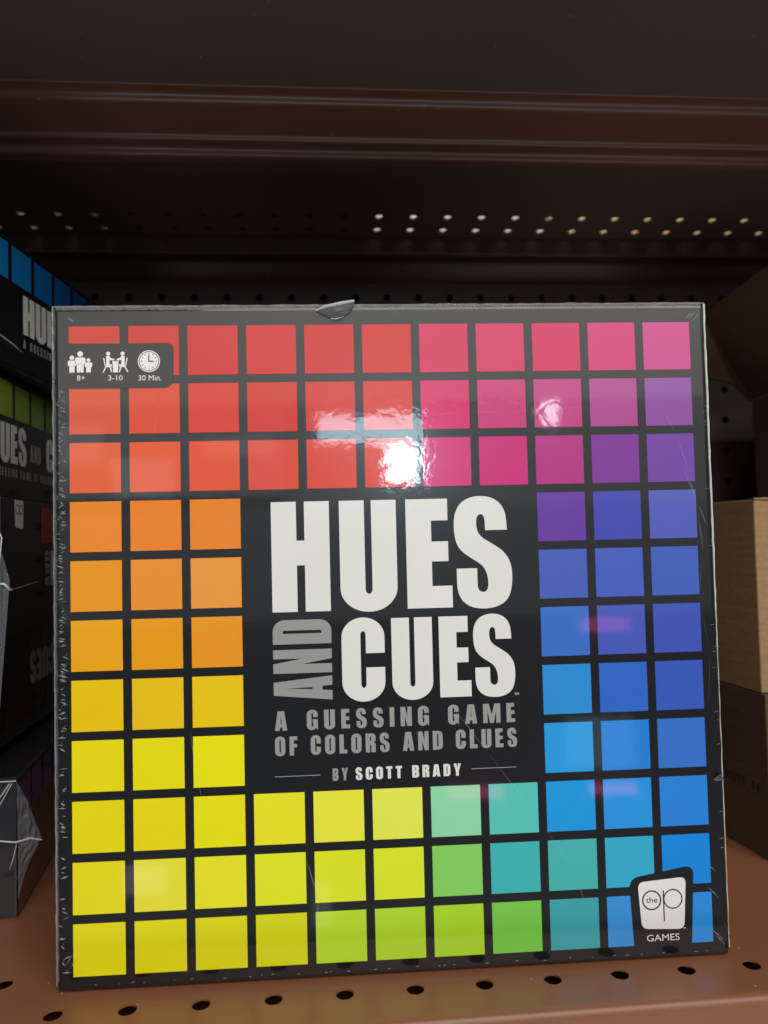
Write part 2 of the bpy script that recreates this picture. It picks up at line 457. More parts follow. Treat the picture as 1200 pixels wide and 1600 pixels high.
# lower shelf
low = thing('metal_shelf', 'brown metal shelf with a row of punched holes under the rainbow square game box', 'shelf', (0, 0, -H))
zz = lambda x, y, k: (x * I, y * I, k * I)
bm = bmesh.new()
k0 = int(math.floor(XL - FX)); k1 = int(math.ceil(XR - FX))
for k in range(k0, k1):
    tile_hole(bm, FX + k, FY, 1.0, 0.80, 0.128, zz)
    tile_hole(bm, FX + k, FY + .80, 1.0, 0.80, 0.128, zz)
xa, xb = FX + k0 - .5, FX + k1 - .5
quad(bm, [zz(xa, FY + 1.2, 0), zz(xb, FY + 1.2, 0), zz(xb, 22.6, 0), zz(xa, 22.6, 0)])
bmesh.ops.remove_doubles(bm, verts=bm.verts, dist=1e-6)
obj_bm('deck', bm, M_SHELF, low)
bm = bmesh.new()
profile_sheet(bm, rounded([(FY - .40, 0), (9.70, 0), (9.62, -1.9), (9.9, -1.95)], .14, 8), xa, xb)
obj_bm('front_lip', bm, M_SHELF, low, True)
bm = bmesh.new()                                # the closed pan beneath, seen dark through the holes
quad(bm, [zz(xa, 9.8, -.4), zz(xb, 9.8, -.4), zz(xb, 22.6, -.4), zz(xa, 22.6, -.4)])
obj_bm('under_pan', bm, M_SHELF, low)

# upper shelf
ZD = 9.277; UX = 2.621
up = thing('metal_shelf', 'dark underside of the brown metal shelf overhead with light showing through its rear holes', 'shelf', (0, 0, ZD))
bm = bmesh.new()
dn = lambda x, y, k: (x * I, y * I, -k * I)
k0 = int(math.floor(XL - UX)); k1 = int(math.ceil(XR - UX))
rows = (20.305, 21.185, 22.0)
for k in range(k0, k1):
    for r_i, (yc, y0, y1) in enumerate(((20.305, 19.865, 20.745), (21.185, 20.745, 21.625))):
        tile_hole(bm, UX + k, yc, 1.0, y1 - y0, 0.115, dn, 16, .05)
    tile_hole(bm, UX + k, 21.99, 1.0, .73, 0.10, dn, 16, .05)
xa, xb = UX + k0 - .5, UX + k1 - .5
quad(bm, [dn(xa, 9.9, 0), dn(xa, 19.865, 0), dn(xb, 19.865, 0), dn(xb, 9.9, 0)])
bmesh.ops.remove_doubles(bm, verts=bm.verts, dist=1e-6)
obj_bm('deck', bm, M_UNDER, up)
bm = bmesh.new()
profile_sheet(bm, rounded([(9.9, 0), (9.62, 0), (9.55, -1.3), (9.8, -1.34)], .12, 6), xa, xb)
obj_bm('front_lip', bm, M_SHELF, up, True)
bm = bmesh.new()                                # folded stiffener across the underside
profile_sheet(bm, rounded([(14.36, -.006), (14.38, -.05), (14.60, -.07), (14.67, -.22), (15.52, -.40), (15.56, -.50), (15.70, -.50), (15.76, -.42), (16.00, -.43), (16.05, -.60), (16.42, -.61), (16.5, -.006)], .12, 8), xa, xb)
obj_bm('stiffener', bm, M_BEAM, up, True)

# back of the bay
BY, BX, BZ = 22.358, -7.026, 7.607
pb = thing('pegboard_panel', 'dark brown perforated metal back panel behind the boxes', 'back panel', (0, BY, -H))
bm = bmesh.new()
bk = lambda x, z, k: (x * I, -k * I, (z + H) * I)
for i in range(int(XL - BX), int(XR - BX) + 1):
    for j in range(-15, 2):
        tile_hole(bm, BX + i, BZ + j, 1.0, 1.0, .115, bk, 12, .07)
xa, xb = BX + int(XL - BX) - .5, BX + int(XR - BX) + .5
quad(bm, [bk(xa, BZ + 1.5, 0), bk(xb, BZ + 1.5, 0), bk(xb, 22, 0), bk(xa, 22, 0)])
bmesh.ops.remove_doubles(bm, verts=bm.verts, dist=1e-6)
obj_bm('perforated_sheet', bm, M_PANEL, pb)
bm = bmesh.new()
quad(bm, [bk(xa, -10, -.6), bk(xb, -10, -.6), bk(xb, 22, -.6), bk(xa, 22, -.6)])
obj_bm('rear_sheet', bm, M_HOLLOW, pb)
bm = bmesh.new()
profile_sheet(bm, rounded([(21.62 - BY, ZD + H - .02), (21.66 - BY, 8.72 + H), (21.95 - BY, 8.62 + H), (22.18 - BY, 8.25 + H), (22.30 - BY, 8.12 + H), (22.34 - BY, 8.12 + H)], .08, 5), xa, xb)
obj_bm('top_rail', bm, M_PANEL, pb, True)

# goods and an added dark block on the upper shelf, seen only as light through its holes
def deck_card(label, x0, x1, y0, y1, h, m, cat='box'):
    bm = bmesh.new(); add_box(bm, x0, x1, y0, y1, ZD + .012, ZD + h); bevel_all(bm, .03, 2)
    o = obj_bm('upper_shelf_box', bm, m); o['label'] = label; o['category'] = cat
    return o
deck_card('pale white box on the upper shelf, glimpsed through the brightest holes', 1.25, 7.1, 22.36 - .34, 22.33, 6, M_PALE)
deck_card('amber box on the upper shelf, glimpsed through the right-hand holes', 7.2, 14.5, 22.36 - .34, 22.33, 6, M_AMBER)
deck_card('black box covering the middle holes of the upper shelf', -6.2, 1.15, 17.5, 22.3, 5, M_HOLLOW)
deck_card('added dark grey block dimming the leftmost holes of the upper shelf', -12.5, -6.3, 21.5, 22.33, 5, M_DIM)  # not real goods: added to dim the leftmost holes

# ------------------------------------------------------------------ the main box
BW = 9.93; x0b, x1b = -0.235, 9.695; zt_b, zb_b = 0.30, -9.66       # local x and z of the front edges, from the grid corner
zb_b = -(GZ + H) + 0.02
DZ = GZ + H
def F(x, y, off=0.0):            # box front: x right, y down (inches from the grid corner), off towards the viewer
    return (x * I, -off * I, (DZ - y) * I)
def slab_bm(x0, x1, y0, y1, z0, z1, r, seg=4):
    bm = bmesh.new(); add_box(bm, x0, x1, y0, y1, z0, z1); bevel_all(bm, r, seg); return bm
lid = obj_bm('lid', slab_bm(x0b, x1b, 0, 2.35, DZ + zb_b, DZ + zt_b, .075), M_BLACK, game, True)
for p in lid.data.polygons: p.use_smooth = p.area < 1e-4
base = obj_bm('tray', slab_bm(x0b + .05, x1b - .05, .2, 2.46, DZ + zb_b + .05, DZ + zt_b - .05, .04), M_BLACK, game)

Q, C = 0.86966, 0.8517
GRID = [
 'D9584E DA534C DA4A45 DB4A47 D94E48 DC4E48 DF4A72 DE5378 DE4B75 DC578A D5609A',
 'E2644A E35C46 E0513F DB4E3F DB4E45 DE4D44 DC4678 D05284 C95690 B95E9C 9A62AC',
 'E8663C E9603A E8592F DE5442 DE5040 DD4A3C D5427C CF3E80 B8458A 86489E 7B52AA',
 'EC8A32 EB8430 EA8630 - - - - - 6A42A0 4A50B0 5A62B8',
 'EA961F EA912F EC983C - - - - - 4A60B8 4860BC 4460B8',
 'EBA523 EB9B23 E89628 - - - - - 4070C4 4A5CB8 4458B4',
 'EDBC1A EABA20 EABF1E - - - - - 3088CC 3464BE 3A58B4',
 'EDD01C EDD21A ECD81A - - - - - 2E92D4 2C7ACC 3A6CBE',
 'E9CE18 EACE16 E8D618 E2D82A E0DB40 D6DE50 86CCA0 54B8AE 2390D2 2C8CD4 2E7CCC',
 'E2D020 E5D538 DDD82A D6DA28 CFD92A CEDA2E 7EC45C 3FAAA8 46A8A6 38A0C0 2080D0',
 'DDD212 D9D20E D5D008 CDD01A B0D22E A8CE2E A2CC2A 72BE48 3C9AA2 3A88CC 2E84D0']
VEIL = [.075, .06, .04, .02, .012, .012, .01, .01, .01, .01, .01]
sq_me = bpy.data.meshes.new('colour_square')
cs_ = Q * C
sq_me.from_pydata([F(0, 0, .004), F(0, cs_, .004), F(cs_, cs_, .004), F(cs_, 0, .004)], [], [(0, 1, 2, 3)])
sq_me.materials.append(M_SQ)
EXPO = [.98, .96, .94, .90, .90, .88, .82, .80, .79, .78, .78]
for r, row in enumerate(GRID):
    for c, hx in enumerate(row.split()):
        if hx == '-': continue
        o = new_obj('colour_square', sq_me, None, lid)
        o.location = (c * Q * I, 0, -r * Q * I)
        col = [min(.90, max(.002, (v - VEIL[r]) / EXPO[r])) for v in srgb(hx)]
        o.color = (*col, 1)

# title
t1, t2 = 2.672, 4.311
polys = one('H', 2.93, 3.794, t1, t2) + one('U', 3.943, 4.797, t1, t2) + one('E', 4.942, 5.625, t1, t2) + one('S', 5.67, 6.54, t1, t2)
mesh_polys('title_lettering', polys, M_WHITE, lid, F, .012)
t1, t2 = 4.443, 5.645
polys = one('C', 3.941, 4.582, t1, t2) + one('U', 4.686, 5.298, t1, t2) + one('E', 5.399, 5.872, t1, t2) + one('S', 5.917, 6.541, t1, t2)
polys += plain_text('TM', 6.52, 6.585, 5.615, 5.65)
mesh_polys('title_lettering', polys, M_WHITE, lid, F, .012)
def side_and(x, y, off):         # the word AND runs upwards
    return F(x, y, off)
pol = []
for ch, a, b in (('A', 5.617, 5.262), ('N', 5.215, 4.867), ('D', 4.787, 4.428)):
    w, p = glyph(ch, .235)
    for outer, holes in p:
        f = lambda q: (3.793 - q[1] * .868, a + q[0] / w * (b - a))
        g = lambda q: (2.927 + (1 - q[1]) * .866, a + q[0] / w * (b - a))
        pol.append(([g(q) for q in outer], [[g(q) for q in hh] for hh in holes]))
mesh_polys('and_lettering', pol, M_GREY, lid, F, .012)
mesh_polys('subtitle_lettering', word('A GUESSING GAME', 2.935, 6.518, 5.764, 6.05, .215, widen=1.13, space=.36), M_GREY, lid, F, .012)
mesh_polys('subtitle_lettering', word('OF COLORS AND CLUES', 2.932, 6.538, 6.137, 6.415, .215, widen=1.08, space=.26), M_GREY, lid, F, .012)
mesh_polys('byline_lettering', word('BY', 3.770, 3.995, 6.628, 6.810, .2), M_GREY, lid, F, .012)
mesh_polys('byline_lettering', word('SCOTT BRADY', 4.109, 5.678, 6.630, 6.810, .225, widen=1.1, space=.3), M_WHITE, lid, F, .012)
for a, b in ((2.917, 3.589), (5.839, 6.513)):
    mesh_polys('rule_line', [([(a, 6.711), (b, 6.711), (b, 6.722), (a, 6.722)], [])], M_GREY, lid, F, .012)

# age, player and time badge
bx1, by0, by1 = 1.535, .258, .934
badge = [(-.06, by0)] + arc(bx1 - .11, by0 + .11, .11, .11, -90, 0, 8) + [(1.522, .82)] + arc(1.522 - .13, .80, .13, .134, 0, 90, 8) + [(-.06, by1)]
mesh_polys('badge_panel', [(badge, [])], M_BLACK, lid, F, .008)
def circ(cx, cy, r, n=20): return arc(cx, cy, r, r, 0, 360 - 360 / n, n - 1)
def figure(cx, top, bot, w):
    h = bot - top; hr = h * .13
    body = rrect(cx - w * .30, top + h * .29, cx + w * .30, top + h * .72, w * .12, None, 4)
    return [(circ(cx, top + hr, hr), []),
            (rrect(cx - w * .5, top + h * .29, cx + w * .5, top + h * .62, w * .17, None, 4), []),
            ([(cx - w * .33, top + h * .6), (cx + w * .33, top + h * .6), (cx + w * .31, bot - h * .02), (cx + w * .2, bot), (cx + w * .05, bot - h * .02), (cx, bot - h * .05), (cx - w * .05, bot - h * .02), (cx - w * .2, bot), (cx - w * .31, bot - h * .02)], [])]
ic = figure(.168, .373, .695, .155) + figure(.048, .437, .695, .118) + figure(.288, .480, .695, .108)
# two players at a table
def seated(s, cx):
    m = lambda x, y: (cx + s * x, y)
    P = [(circ(cx - s * .105, .413, .030), []),
         ([m(-.135, .448), m(-.085, .448), m(-.075, .475), m(-.015, .497), m(-.018, .520), m(-.085, .508), m(-.085, .572), m(-.052, .576), m(-.052, .597), m(-.135, .602)], []),
         ([m(-.180, .478), m(-.162, .478), m(-.140, .600), m(-.055, .600), m(-.055, .616), m(-.150, .618)], []),
         ([m(-.150, .615), m(-.130, .615), m(-.170, .693), m(-.190, .693)], []),
         ([m(-.085, .615), m(-.066, .615), m(-.048, .693), m(-.066, .693)], [])]
    if s < 0: P = [(list(reversed(o)), h) for o, h in P]
    return P
ic += seated(1, .680) + seated(-1, .680)
ic += [([(.632, .528), (.728, .528), (.724, .548), (.714, .695), (.646, .695), (.636, .548)], [])]
# clock: ring, face and hands
cx, cy = 1.170, .533
ic += [(circ(cx, cy, .163, 36), [list(reversed(circ(cx, cy, .149, 36)))]), ]
hands = [(cx - .010, cy + .012), (cx - .010, cy - .095), (cx + .006, cy - .095), (cx + .006, cy - .008), (cx + .070, cy - .008), (cx + .070, cy + .012)]
ticks = []
for k in range(12):
    a = 2 * PI * k / 12; c, s = math.cos(a), math.sin(a)
    ra, rb, hw = .102, .124, .0065
    ticks.append([(cx + ra * c - hw * s, cy + ra * s + hw * c), (cx + rb * c - hw * s, cy + rb * s + hw * c), (cx + rb * c + hw * s, cy + rb * s - hw * c), (cx + ra * c + hw * s, cy + ra * s - hw * c)])
ic += [(circ(cx, cy, .139, 36), [hands] + ticks)]
ic += plain_text('8+', .118, .234, .733, .812) + plain_text('3-10', .573, .783, .737, .815) + plain_text('30 Min.', 1.013, 1.348, .741, .822)
mesh_polys('badge_icons', ic, M_LOGO, lid, F, .014)

# publisher mark
def soft(pts, r):
    out = []
    n = len(pts)
    for i in range(n):
        a, b, c = Vector(pts[i - 1]), Vector(pts[i]), Vector(pts[(i + 1) % n])
        va, vc = (a - b).normalized() * r, (c - b).normalized() * r
        for k in range(7):
            t = k / 6
            out.append(tuple((1 - t) ** 2 * (b + va) + 2 * t * (1 - t) * b + t * t * (b + vc)))
    return out
mesh_polys('logo_surround', [(soft([(8.172, 8.445), (9.175, 8.285), (9.10, 9.56), (8.225, 9.56)], .16)[0:], [])], M_BLACK, lid, F, .008)
mesh_polys('logo_tile', [(soft([(8.302, 8.505), (9.045, 8.452), (8.995, 9.222), (8.345, 9.192)], .10), [])], M_LOGO, lid, F, .012)
def ring(cx, cy, r, w): return (circ(cx, cy, r, 36), [list(reversed(circ(cx, cy, r - w, 36)))])
lm_ = [ring(8.508, 8.775, .147, .020), ring(8.834, 8.770, .147, .017), ([(8.682, 8.637), (8.699, 8.637), (8.699, 9.093), (8.682, 9.093)], [])]
lm_ += plain_text('the', 8.420, 8.597, 8.728, 8.812)
mesh_polys('logo_lettering', lm_, M_BLACK, lid, F, .016)
mesh_polys('logo_caption', plain_text('GAMES', 8.414, 8.914, 9.282, 9.378) + [([(8.982, 9.2), (9.014, 9.2), (9.014, 9.212), (8.982, 9.212)], [])], M_LOGO, lid, F, .014)

# shrink film on the box: edge welds, painted edge glints, puckers and scratches that stand off the card
def ridge(vs, fs, p, q, w, h, off=.016):
    """a small tent-shaped pucker from p to q in front-plane inches"""
    p, q = Vector(p), Vector(q); d = (q - p); n = Vector((-d.y, d.x)).normalized() * w
    b = len(vs); mid = (p + q) / 2
    for pt, o in ((p, off), (mid + n, off), (q, off), (mid - n, off), (mid, off + h)):
        vs.append(F(pt.x, pt.y, o))
    fs += [(b, b + 1, b + 4), (b + 1, b + 2, b + 4), (b + 2, b + 3, b + 4), (b + 3, b, b + 4)]
vs, fs = [], []
rnd = random.Random(3)
y = .95
while y < 9.45:                                  # left margin
    dens = 1 if y < 6.2 else .45
    if rnd.random() < dens * (.9 if rnd.random() < .8 else .3):
        x = -.18 + rnd.uniform(-.02, .05); L = rnd.uniform(.04, .13); t = rnd.uniform(-.05, .06)
        ridge(vs, fs, (x, y), (x + L, y + t), rnd.uniform(.005, .012), rnd.uniform(.01, .02))
        if rnd.random() < .5: ridge(vs, fs, (x + L * .3, y + t * .3), (x + L * .8, y - .05), .005, .012)
    y += rnd.uniform(.02, .06)
x = .1
while x < 9.3:                                   # top margin
    dense = 5.0 < x < 7.2
    L = rnd.uniform(.03, .09) * (1.0 if dense else .8)
    ridge(vs, fs, (x, -.275), (x + rnd.uniform(-.015, .015), -.275 + L), rnd.uniform(.004, .009), .014)
    x += rnd.uniform(.03, .09) if dense else rnd.uniform(.12, .42)
for yy in [1.25, 1.32, 1.39, 1.47, 1.53, 1.6] + [rnd.uniform(1, 9.3) for _ in range(14)]:
    ridge(vs, fs, (9.66, yy), (9.66 - rnd.uniform(.04, .10), yy + rnd.uniform(-.02, .05)), .004, .012)
x = .3
while x < 9.4:                                   # bottom margin
    ridge(vs, fs, (x, 9.56), (x + rnd.uniform(.02, .08), 9.56 + rnd.uniform(-.03, .01)), .004, .010)
    x += rnd.uniform(.06, .5)
for a, b in (((9.50, -.16), (9.36, -.03)), ((9.56, -.17), (9.40, -.02)), ((9.60, -.14), (9.46, .02)), ((9.40, 9.24), (9.60, 9.42)), ((9.46, 9.32), (9.62, 9.50)), ((9.38, 8.62), (9.55, 8.80)),
             ((9.40, 8.30), (9.52, 8.40)), ((.02, -.13), (.08, -.05)), ((-.02, -.14), (.05, -.07)), ((-.12, 9.3), (.0, 9.1)), ((-.05, 9.32), (.06, 9.16))):
    ridge(vs, fs, a, b, .010, .02)
me = bpy.data.meshes.new('film_puckers'); me.from_pydata(vs, [], fs); me.update()
o = new_obj('film_puckers', me, M_CRIMP_SOFT, game); o['kind'] = 'stuff'
# long slack creases
vs, fs = [], []
def crease(pts, w=.008, h=.008):
    for a, b in zip(pts, pts[1:]): ridge(vs, fs, a, b, w, h)
def crease_done():
    global vs, fs
    me = bpy.data.meshes.new('film_crease'); me.from_pydata(vs, [], fs); me.update()
    new_obj('film_crease', me, M_CREASE, game); vs, fs = [], []
M_CREASE = film_mat('thin_crease_film', .16)
crease([(8.95, 1.35), (9.16, 1.75), (9.34, 2.35), (9.45, 2.95), (9.52, 3.6)], .010, .010); crease_done()
crease([(9.24, 2.25), (9.45, 2.8), (9.60, 3.2)], .012, .012); crease_done()
crease([(9.02, .1), (9.10, .6), (9.05, 1.1), (9.2, 1.6)], .004, .006); crease_done()
crease([(9.50, 3.6), (9.42, 4.3), (9.56, 5.1), (9.50, 5.9)], .004, .006); crease_done()
crease([(7.55, -.2), (7.62, .2), (7.60, .7)], .004, .005); crease_done()
crease([(1.2, .98), (1.28, 1.3), (1.22, 1.75)], .005, .005); crease_done()
crease([(3.35, 7.9), (3.52, 8.5), (3.50, 9.0)], .012, .008); crease_done()
crease([(5.55, 5.75), (6.1, 6.5), (6.9, 7.6), (7.4, 8.4), (7.5, 8.9)], .006, .005); crease_done()
crease([(1.70, 6.0), (1.78, 6.6), (1.86, 7.0)], .007, .006); crease_done()
crease([(5.3, 1.42), (5.9, 1.36), (6.5, 1.38), (7.1, 1.33), (8.2, 1.30)], .005, .006); crease_done()
# welded seam along the top and left side
def tube_path(bm, pts, r, n=6):
    prev = None
    for i, p in enumerate(pts):
        a = Vector(pts[max(0, i - 1)]); b = Vector(pts[min(len(pts) - 1, i + 1)])
        t = (b - a).normalized(); u = t.cross(Vector((0, 1, 0)));
        if u.length < .1: u = t.cross(Vector((1, 0, 0)))
        u.normalize(); v = t.cross(u)
        rr = r[i] if isinstance(r, list) else r
        ringv = [bm.verts.new([c * I for c in (Vector(p) + (u * math.cos(2 * PI * k / n) + v * math.sin(2 * PI * k / n)) * rr)]) for k in range(n)]
        if prev:
            for k in range(n): bm.faces.new((prev[k], prev[(k + 1) % n], ringv[(k + 1) % n], ringv[k]))
        prev = ringv
def glint_band(x0, y0, x1, y1, n, alpha, tint):
    vs, fs = [], []
    wide = (x1 - x0) > (y1 - y0)
    for i in range(n + 1):
        t = i / n; e = rnd.uniform(-.008, .008)
        if wide: vs += [F(x0 + (x1 - x0) * t, y0, .012), F(x0 + (x1 - x0) * t, y1 + e, .006)]
        else: vs += [F(x0, y0 + (y1 - y0) * t, .012), F(x1 + e, y0 + (y1 - y0) * t, .006)]
    for i in range(n): fs.append((2 * i, 2 * i + 1, 2 * i + 3, 2 * i + 2))
    me = bpy.data.meshes.new('film_edge_glint'); me.from_pydata(vs, [], fs); me.update()
    new_obj('film_edge_glint', me, film_mat('edge_glint_film', alpha, tint, .3, .4), game)
glint_band(x0b + .05, -.292, x1b - .06, -.242, 160, .24, (.62, .57, .49))  # beige strip carries the bevelled edge's glint in its colour
glint_band(x0b + .008, -.27, -.195, 9.5, 160, .10, (.6, .62, .66))
bm = bmesh.new()
def jit(s): return rnd.uniform(-s, s)
pts = [(x0b + .004 + jit(.004), -.006 + jit(.006), DZ + zb_b + .1 + (zt_b - zb_b - .1) * i / 90) for i in range(91)]
tube_path(bm, pts, [.012 + jit(.004) for _ in pts])
pts = [(x0b + (x1b - x0b) * i / 110, -.008 + jit(.004), DZ + zt_b - .004 + jit(.003)) for i in range(111)]
tube_path(bm, pts, [.015 + jit(.006) for _ in pts])
o = obj_bm('film_seam_glint', bm, film_mat('seam_film', .22, (.6, .6, .58), .25), game, True); o['kind'] = 'stuff'
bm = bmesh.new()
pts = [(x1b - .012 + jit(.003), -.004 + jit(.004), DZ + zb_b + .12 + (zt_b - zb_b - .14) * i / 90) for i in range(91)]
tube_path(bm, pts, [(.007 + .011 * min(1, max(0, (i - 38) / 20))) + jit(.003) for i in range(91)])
o = obj_bm('film_seam_glint', bm, film_mat('bright_glint_film', .62, (.9, .9, .86), .2), game, True); o['kind'] = 'stuff'  # white strip painting the right bevel's glint, thicker towards the top
# the half-moon tear lifting at the top edge
tear = [(3.66, -.205), (3.82, -.300), (4.02, -.335), (4.255, -.372), (4.235, -.28), (4.173, -.185), (4.074, -.105), (3.945, -.072), (3.833, -.110), (3.74, -.16)]
bm = bmesh.new()
cen = bm.verts.new(F(3.98, -.18, .05))
ring_ = [bm.verts.new(F(x, y_, .03 + (.01 if y_ < -.25 else 0.0))) for x, y_ in tear]
for i in range(len(ring_)): bm.faces.new((cen, ring_[i], ring_[(i + 1) % len(ring_)]))
M_TEAR = film_mat('lifted_film', .85, (.055, .06, .058), .45, .25)
obj_bm('film_tear', bm, M_TEAR, game)
bm = bmesh.new()
tube_path(bm, [(3.66, -.04, DZ + .205), (3.80, -.04, DZ + .265), (4.02, -.05, DZ + .305), (4.24, -.05, DZ + .345)], [.010, .026, .034, .024])
tube_path(bm, [(3.88, -.07, DZ + .072), (3.96, -.07, DZ + .066), (4.08, -.07, DZ + .10)], [.003, .010, .003])
obj_bm('film_tear_edge', bm, M_CRIMP, game, True)
bm = bmesh.new()
a = [bm.verts.new(F(x, y_, o_)) for x, y_, o_ in ((9.52, 7.02, .02), (9.625, 6.93, .06), (9.70, 7.03, .03), (9.56, 7.045, .03))]
bm.faces.new(a)
obj_bm('film_nick', bm, M_TEAR, game)

# ------------------------------------------------------------------ stack of the same game at the left
T, STEP, LEN = 2.40, 2.44, 9.93
BLUES = ['0E86C8', '0C7EC6', '0A70BE', '1060B0', '1450A0', '1A4494', '204090', '304090', '304090', '304090', '304090', '304090']
GREENS = ['869C2A', '7A982C', '6E9232', '5E883A', '4C7E3C', '4C8E40', '40883E', '408848', '408850', '408858', '408860', '408868']
REDS = ['C02020', 'B81E22', 'B01C22', 'A81C24', 'A81C28', 'A01C2C', '981C30', '901C34', '901C38', '901C40', '901C48', '901C50']
PURPS = ['6A3A90', '6A3A90', '5E3A92', '503C96', '483E98', '403E98', '3A409A', '3A409A', '3A409A', '3A409A', '3A409A', '3A409A']
def stacked_box(label, X0, Y0, th, level, s_front, cols, s_text=None, gap_at=0.0, flip=False, emblem=None):
    """(X0, Y0) is the point s = 0 on the box's right side; th turns the side; s grows towards the back"""
    z0 = -H + level * STEP
    t = thing('board_game_box', label, 'board game', (X0, Y0, z0), -th, 'stack of shrink-wrapped games at the left')
    # local frame: +y runs along the side, -x into the stack
    s0, s1 = s_front, s_front + LEN
    lo, hi = (.0, T)
    lidz = (.0, T)
    bm = bmesh.new(); add_box(bm, -LEN, 0, s0, s1, .02, T - .01); bevel_all(bm, .05, 3)
    ld = obj_bm('lid', bm, M_BLACK, t)
    bm = bmesh.new(); 
    if flip: add_box(bm, -LEN + .04, -.03, s0 + .04, s1 - .04, T - .3, T + .01)
    else: add_box(bm, -LEN + .04, -.03, s0 + .04, s1 - .04, -.012, .3)
    obj_bm('tray', bm, M_BLACK, t)
    def G(s, d, off=0.0):                        # d runs down from the printed top of the side
        return (off * I, s * I, ((d if flip else T - d)) * I)
    cs, q = .64 * .86966 / .6766, .80
    q = .80; cw = q * .853
    me = bpy.data.meshes.new('colour_square')
    pts = [G(0, 0, .006), G(cw, 0, .006), G(cw, .68, .006), G(0, .68, .006)]
    me.from_pydata(pts, [], [(0, 1, 2, 3)]); me.materials.append(M_SQ)
    k = 0; s = gap_at
    while s - q > s0 + .1: s -= q
    first = s
    n = 0
    while first + n * q + cw < s1 - .05:
        c = first + n * q
        if c > s0 + .05 and not (emblem and c < emblem + .05):
            o = new_obj('colour_square', me, None, ld)
            o.location = (0, c * I, (.12 if flip else -.12) * I)
            idx = int(round((c - gap_at) / q)) + 1
            o.color = (*srgb(cols[max(0, min(11, idx + 0))]), 1)
        n += 1
    if s_text is not None:
        H1, H2 = .93, 1.68
        def G2(x, y, off): return G(s_text + x, y, off)
        if flip:
            def G2(x, y, off): return (off * I, (s_text + 4.7 - x) * I, (y) * I)
        w1 = word('HUES', 0, 1.66, H1, H2, .235, gap=.045)
        w2 = word('CUES', 2.72, 4.36, H1 + .03, H2 - .02, .235, gap=.045)
        mesh_polys('title_lettering', w1, M_WHITE, ld, G2, .010)
        mesh_polys('title_lettering', w2, M_WHITE, ld, G2, .010)
        w3 = word('AND', 1.83, 2.40, H1 + .27, H1 + .63, .2, gap=.03)
        w4 = word('A GUESSING GAME OF COLORS AND CLUES', 0, 4.36, H2 + .10, H2 + .27, .2, widen=1.0, space=.3)
        mesh_polys('and_lettering', w3, M_GREY, ld, G2, .010)
        mesh_polys('subtitle_lettering', w4, M_GREY, ld, G2, .010)
    return t, ld, G
stA = stacked_box('topmost black game box of the left stack, blue squares and white title on its side', -5.81, 13.52, .114, 4, -3.2, BLUES, .50, .12)
stB = stacked_box('second game box from the top of the left stack, green squares above its title', -6.10, 14.36, -.017, 3, -4.0, GREENS, -1.0, .12)
stC = stacked_box('middle game box of the left stack, red squares and a small white logo tile', -5.32, 12.12, -.05, 2, 0, REDS, None, 1.02, False, 1.0)
stD = stacked_box('upside-down game box of the left stack with its title inverted', -6.55, 14.90, -.05, 1, -1.4, ['300A10'] * 12, 1.15, .1, True)
stE = stacked_box('bottom game box of the left stack resting on the brown shelf in cloudy film', -5.513, 13.113, -.133, 0, 0, PURPS, None, .1)
# logo tile and turned word on the middle box
t, ld, G = stC
f3 = lambda x, y, off: G(x, y, off)
mesh_polys('logo_tile', [(soft([(.50, .05), (.93, .05), (.90, .55), (.54, .52)], .06), [])], M_LOGO, ld, f3, .010)
mesh_polys('logo_lettering', [ring(.63, .21, .085, .014), ring(.80, .21, .085, .014), ([(.708, .14), (.720, .14), (.720, .42), (.708, .42)], [])], M_BLACK, ld, f3, .014)
pol = []
for ch, a, b in (('A', 1.62, 1.42), ('N', 1.38, 1.18), ('D', 1.14, .94)):
    w, p = glyph(ch, .235)
    for outer, holes in p:
        g = lambda q_: (2.0 + (1 - q_[1]) * .26, a + q_[0] / w * (b - a))
        pol.append(([g(q_) for q_ in outer], [[g(q_) for q_ in hh] for hh in holes]))
mesh_polys('and_lettering', pol, M_GREY, ld, f3, .010)
mesh_polys('title_lettering', word('HUES', 2.32, 3.9, .94, 1.62, .235, gap=.05), M_WHITE, ld, f3, .010)

def crumple(name, parent, corners, m, nu=14, nv=14, amp=.06, seed=1, kind=None):
    """a wrinkled sheet of film spanned between four 3-D corners (inches, parent frame)"""
    r = random.Random(seed); a, b, c, d = [Vector(p) for p in corners]
    nrm = (b - a).cross(d - a).normalized()
    ph = [(r.uniform(0, 6.28), r.uniform(2, 9), r.uniform(2, 9)) for _ in range(6)]
    bm = bmesh.new(); g = []
    for i in range(nu + 1):
        row = []
        for j in range(nv + 1):
            u, v = i / nu, j / nv
            p = a * (1 - u) * (1 - v) + b * u * (1 - v) + c * u * v + d * (1 - u) * v
            h = sum(math.sin(f * u * 3 + g_ * v * 3 + q) for q, f, g_ in ph) / 6
            h += .7 * abs(math.sin(9 * u + 3 * v + ph[0][0])) - .4
            e = min(1, 4 * min(u, 1 - u, v, 1 - v) + .25)
            p = p + nrm * (h * amp * e)
            row.append(bm.verts.new([x * I for x in p]))
        g.append(row)
    for i in range(nu):
        for j in range(nv):
            bm.faces.new((g[i][j], g[i + 1][j], g[i + 1][j + 1], g[i][j + 1]))
    return obj_bm(name, bm, m, parent)
M_FLAP = film_mat('cloudy_film', .22, (.4, .42, .46), .2)
tE = stE[0]
crumple('film_sheet', tE, [(-4, -.06, .05), (.0, -.06, .05), (.0, -.06, 2.44), (-4, -.06, 2.44)], film_mat('front_film', .05, (.3, .32, .36), .2, .35), 40, 24, .06, 4)
crumple('film_flap', tE, [(.0, -.05, 2.36), (.02, -.05, 1.2), (.36, .1, 1.30), (.14, .05, 2.0)], M_FLAP, 30, 30, .045, 5)
